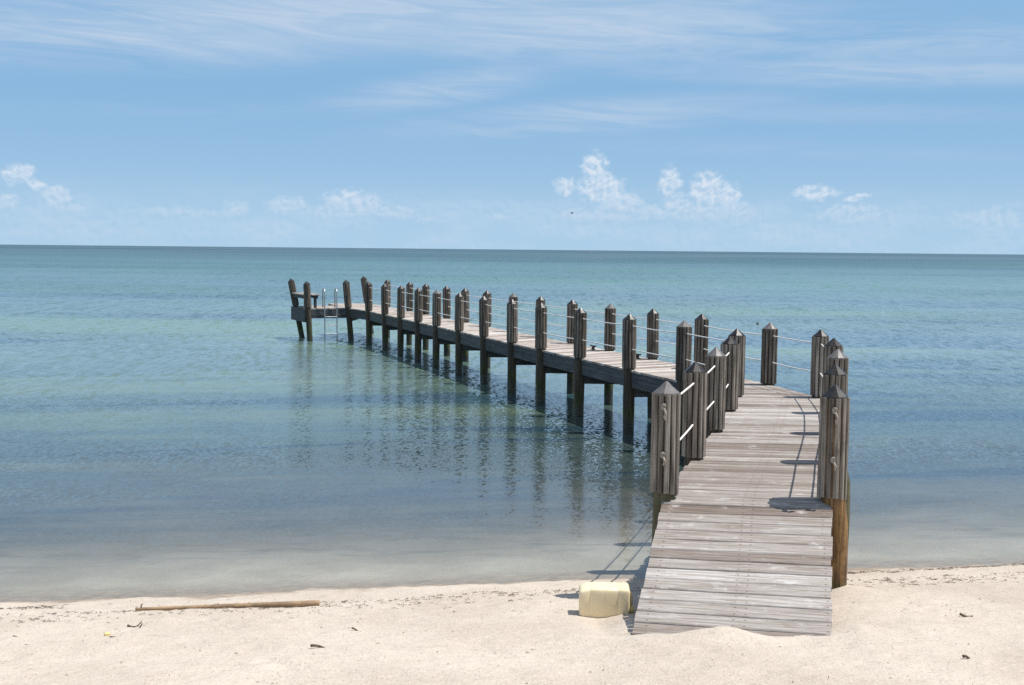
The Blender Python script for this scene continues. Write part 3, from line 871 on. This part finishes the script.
# cumulus far out over the sea: (azimuth px, height px above the horizon, half sizes, weight)
blobs = [(565, 187, 15, 10, .8), (593, 167, 14, 12, 1.0), (600, 190, 24, 17, 1.0), (618, 207, 22, 13, 1.0), (650, 215, 18, 10, .95), (590, 217, 60, 11, .8),
         (666, 184, 12, 16, .95), (675, 208, 18, 13, .8), (704, 193, 17, 18, 1.1), (727, 199, 12, 14, 1.0), (715, 216, 46, 13, 1.0), (750, 221, 28, 8, .65),
         (22, 181, 14, 10, .95), (40, 190, 12, 8, .8), (8, 208, 14, 11, 1.0), (60, 203, 15, 13, .9), (78, 214, 22, 9, .7),
         (352, 206, 30, 15, 1.05), (395, 213, 28, 8, .9), (430, 219, 18, 5, .85), (236, 211, 18, 9, .85), (287, 207, 24, 10, .8), (497, 217, 12, 5, .8), (330, 214, 45, 10, .75),
         (180, 215, 60, 9, .7), (811, 196, 24, 8, .85), (853, 200, 15, 5, .9), (850, 217, 50, 11, .8), (985, 224, 45, 12, .85), (992, 217, 14, 8, .6), (545, 217, 22, 7, .6),
         (-120, 205, 90, 20, 1.0), (1160, 205, 80, 18, .9)]
wob = t.noise(t.comb(t.math('MULTIPLY', az, 60.0), t.math('MULTIPLY', el, 75.0), 0.0), 1.0, 4, 0.6, 0.0, True)
wae = t.vec('ADD', ae, t.vec('MULTIPLY', t.vec('SUBTRACT', wob, (.5, .5, .5)), (.018, .016, 0.0)))
mask = None; lit = None
for (bx, by, rx, ry, w_) in blobs:
    a0, e0 = math.atan((bx - 512) / K), hy(bx, by) / K
    q = t.vec('MULTIPLY_ADD', wae, (K / rx / 1.1, K / ry / 1.1, 0), (-a0 * K / rx / 1.1, -e0 * K / ry / 1.1, 0))
    v = t.mr(t.vec('LENGTH', q), 1.55, 0.15, 0.0, w_, True)
    mask = v if mask is None else t.math('MAXIMUM', mask, v)
def billow(dx_, dy_):
    n_ = t.noise(t.comb(t.math('MULTIPLY', t.math('ADD', az, dx_), 85.0), t.math('MULTIPLY', t.math('ADD', el, dy_), 100.0), 2.0), 1.0, 4, 0.55)
    return t.math('SUBTRACT', 1.0, t.math('ABSOLUTE', t.math('MULTIPLY', t.math('SUBTRACT', n_, .5), 3.2)))
puff, puffs = billow(0.0, 0.0), billow(.0025, .004)
cum = t.mr(t.math('ADD', mask, t.math('MULTIPLY', t.math('SUBTRACT', puff, .62), .36)), .30, 1.0, 0.0, .66)
shade = t.math('ADD', t.math('MULTIPLY', t.math('SUBTRACT', puff, puffs), 1.6), t.mr(mask, .4, 1.0, .75, .45), clamp=True)
shade = t.math('MULTIPLY', shade, t.mr(el, .024, .066, .45, 1.0))
base_haze = t.mr(el, .018, .05)
ccol = t.mix(shade, (4.1, 5.3, 6.6), (7.1, 7.4, 7.8))
cum = t.math('MULTIPLY', cum, t.mr(el, .012, .05, .35, 1.0))
low = t.noise(t.comb(t.math('MULTIPLY', az, 14.0), t.math('MULTIPLY', el, 40.0), 5.0), 1.0, 5, 0.6)
lowband = t.math('MULTIPLY', t.math('MULTIPLY', t.mr(el, .062, .022), t.mr(el, -.004, .014, .5, 1.0)), t.mr(low, .36, .66, .06, .30))
cum = t.math('MAXIMUM', cum, lowband)
skyc = t.mix(t.mr(el, .05, .7, 1.0, 0.0), sky.outputs[0], t.mix(t.mr(el, -.01, .15), (3.35, 5.0, 6.55), (2.02, 3.8, 5.95)))
c1 = t.mix(t.math('MULTIPLY', cirrus, .85), skyc, (4.3, 5.25, 6.5))
c2 = t.mix(cum, c1, ccol)
t.put(bg.inputs['Color'], c2); bg.inputs['Strength'].default_value = STR
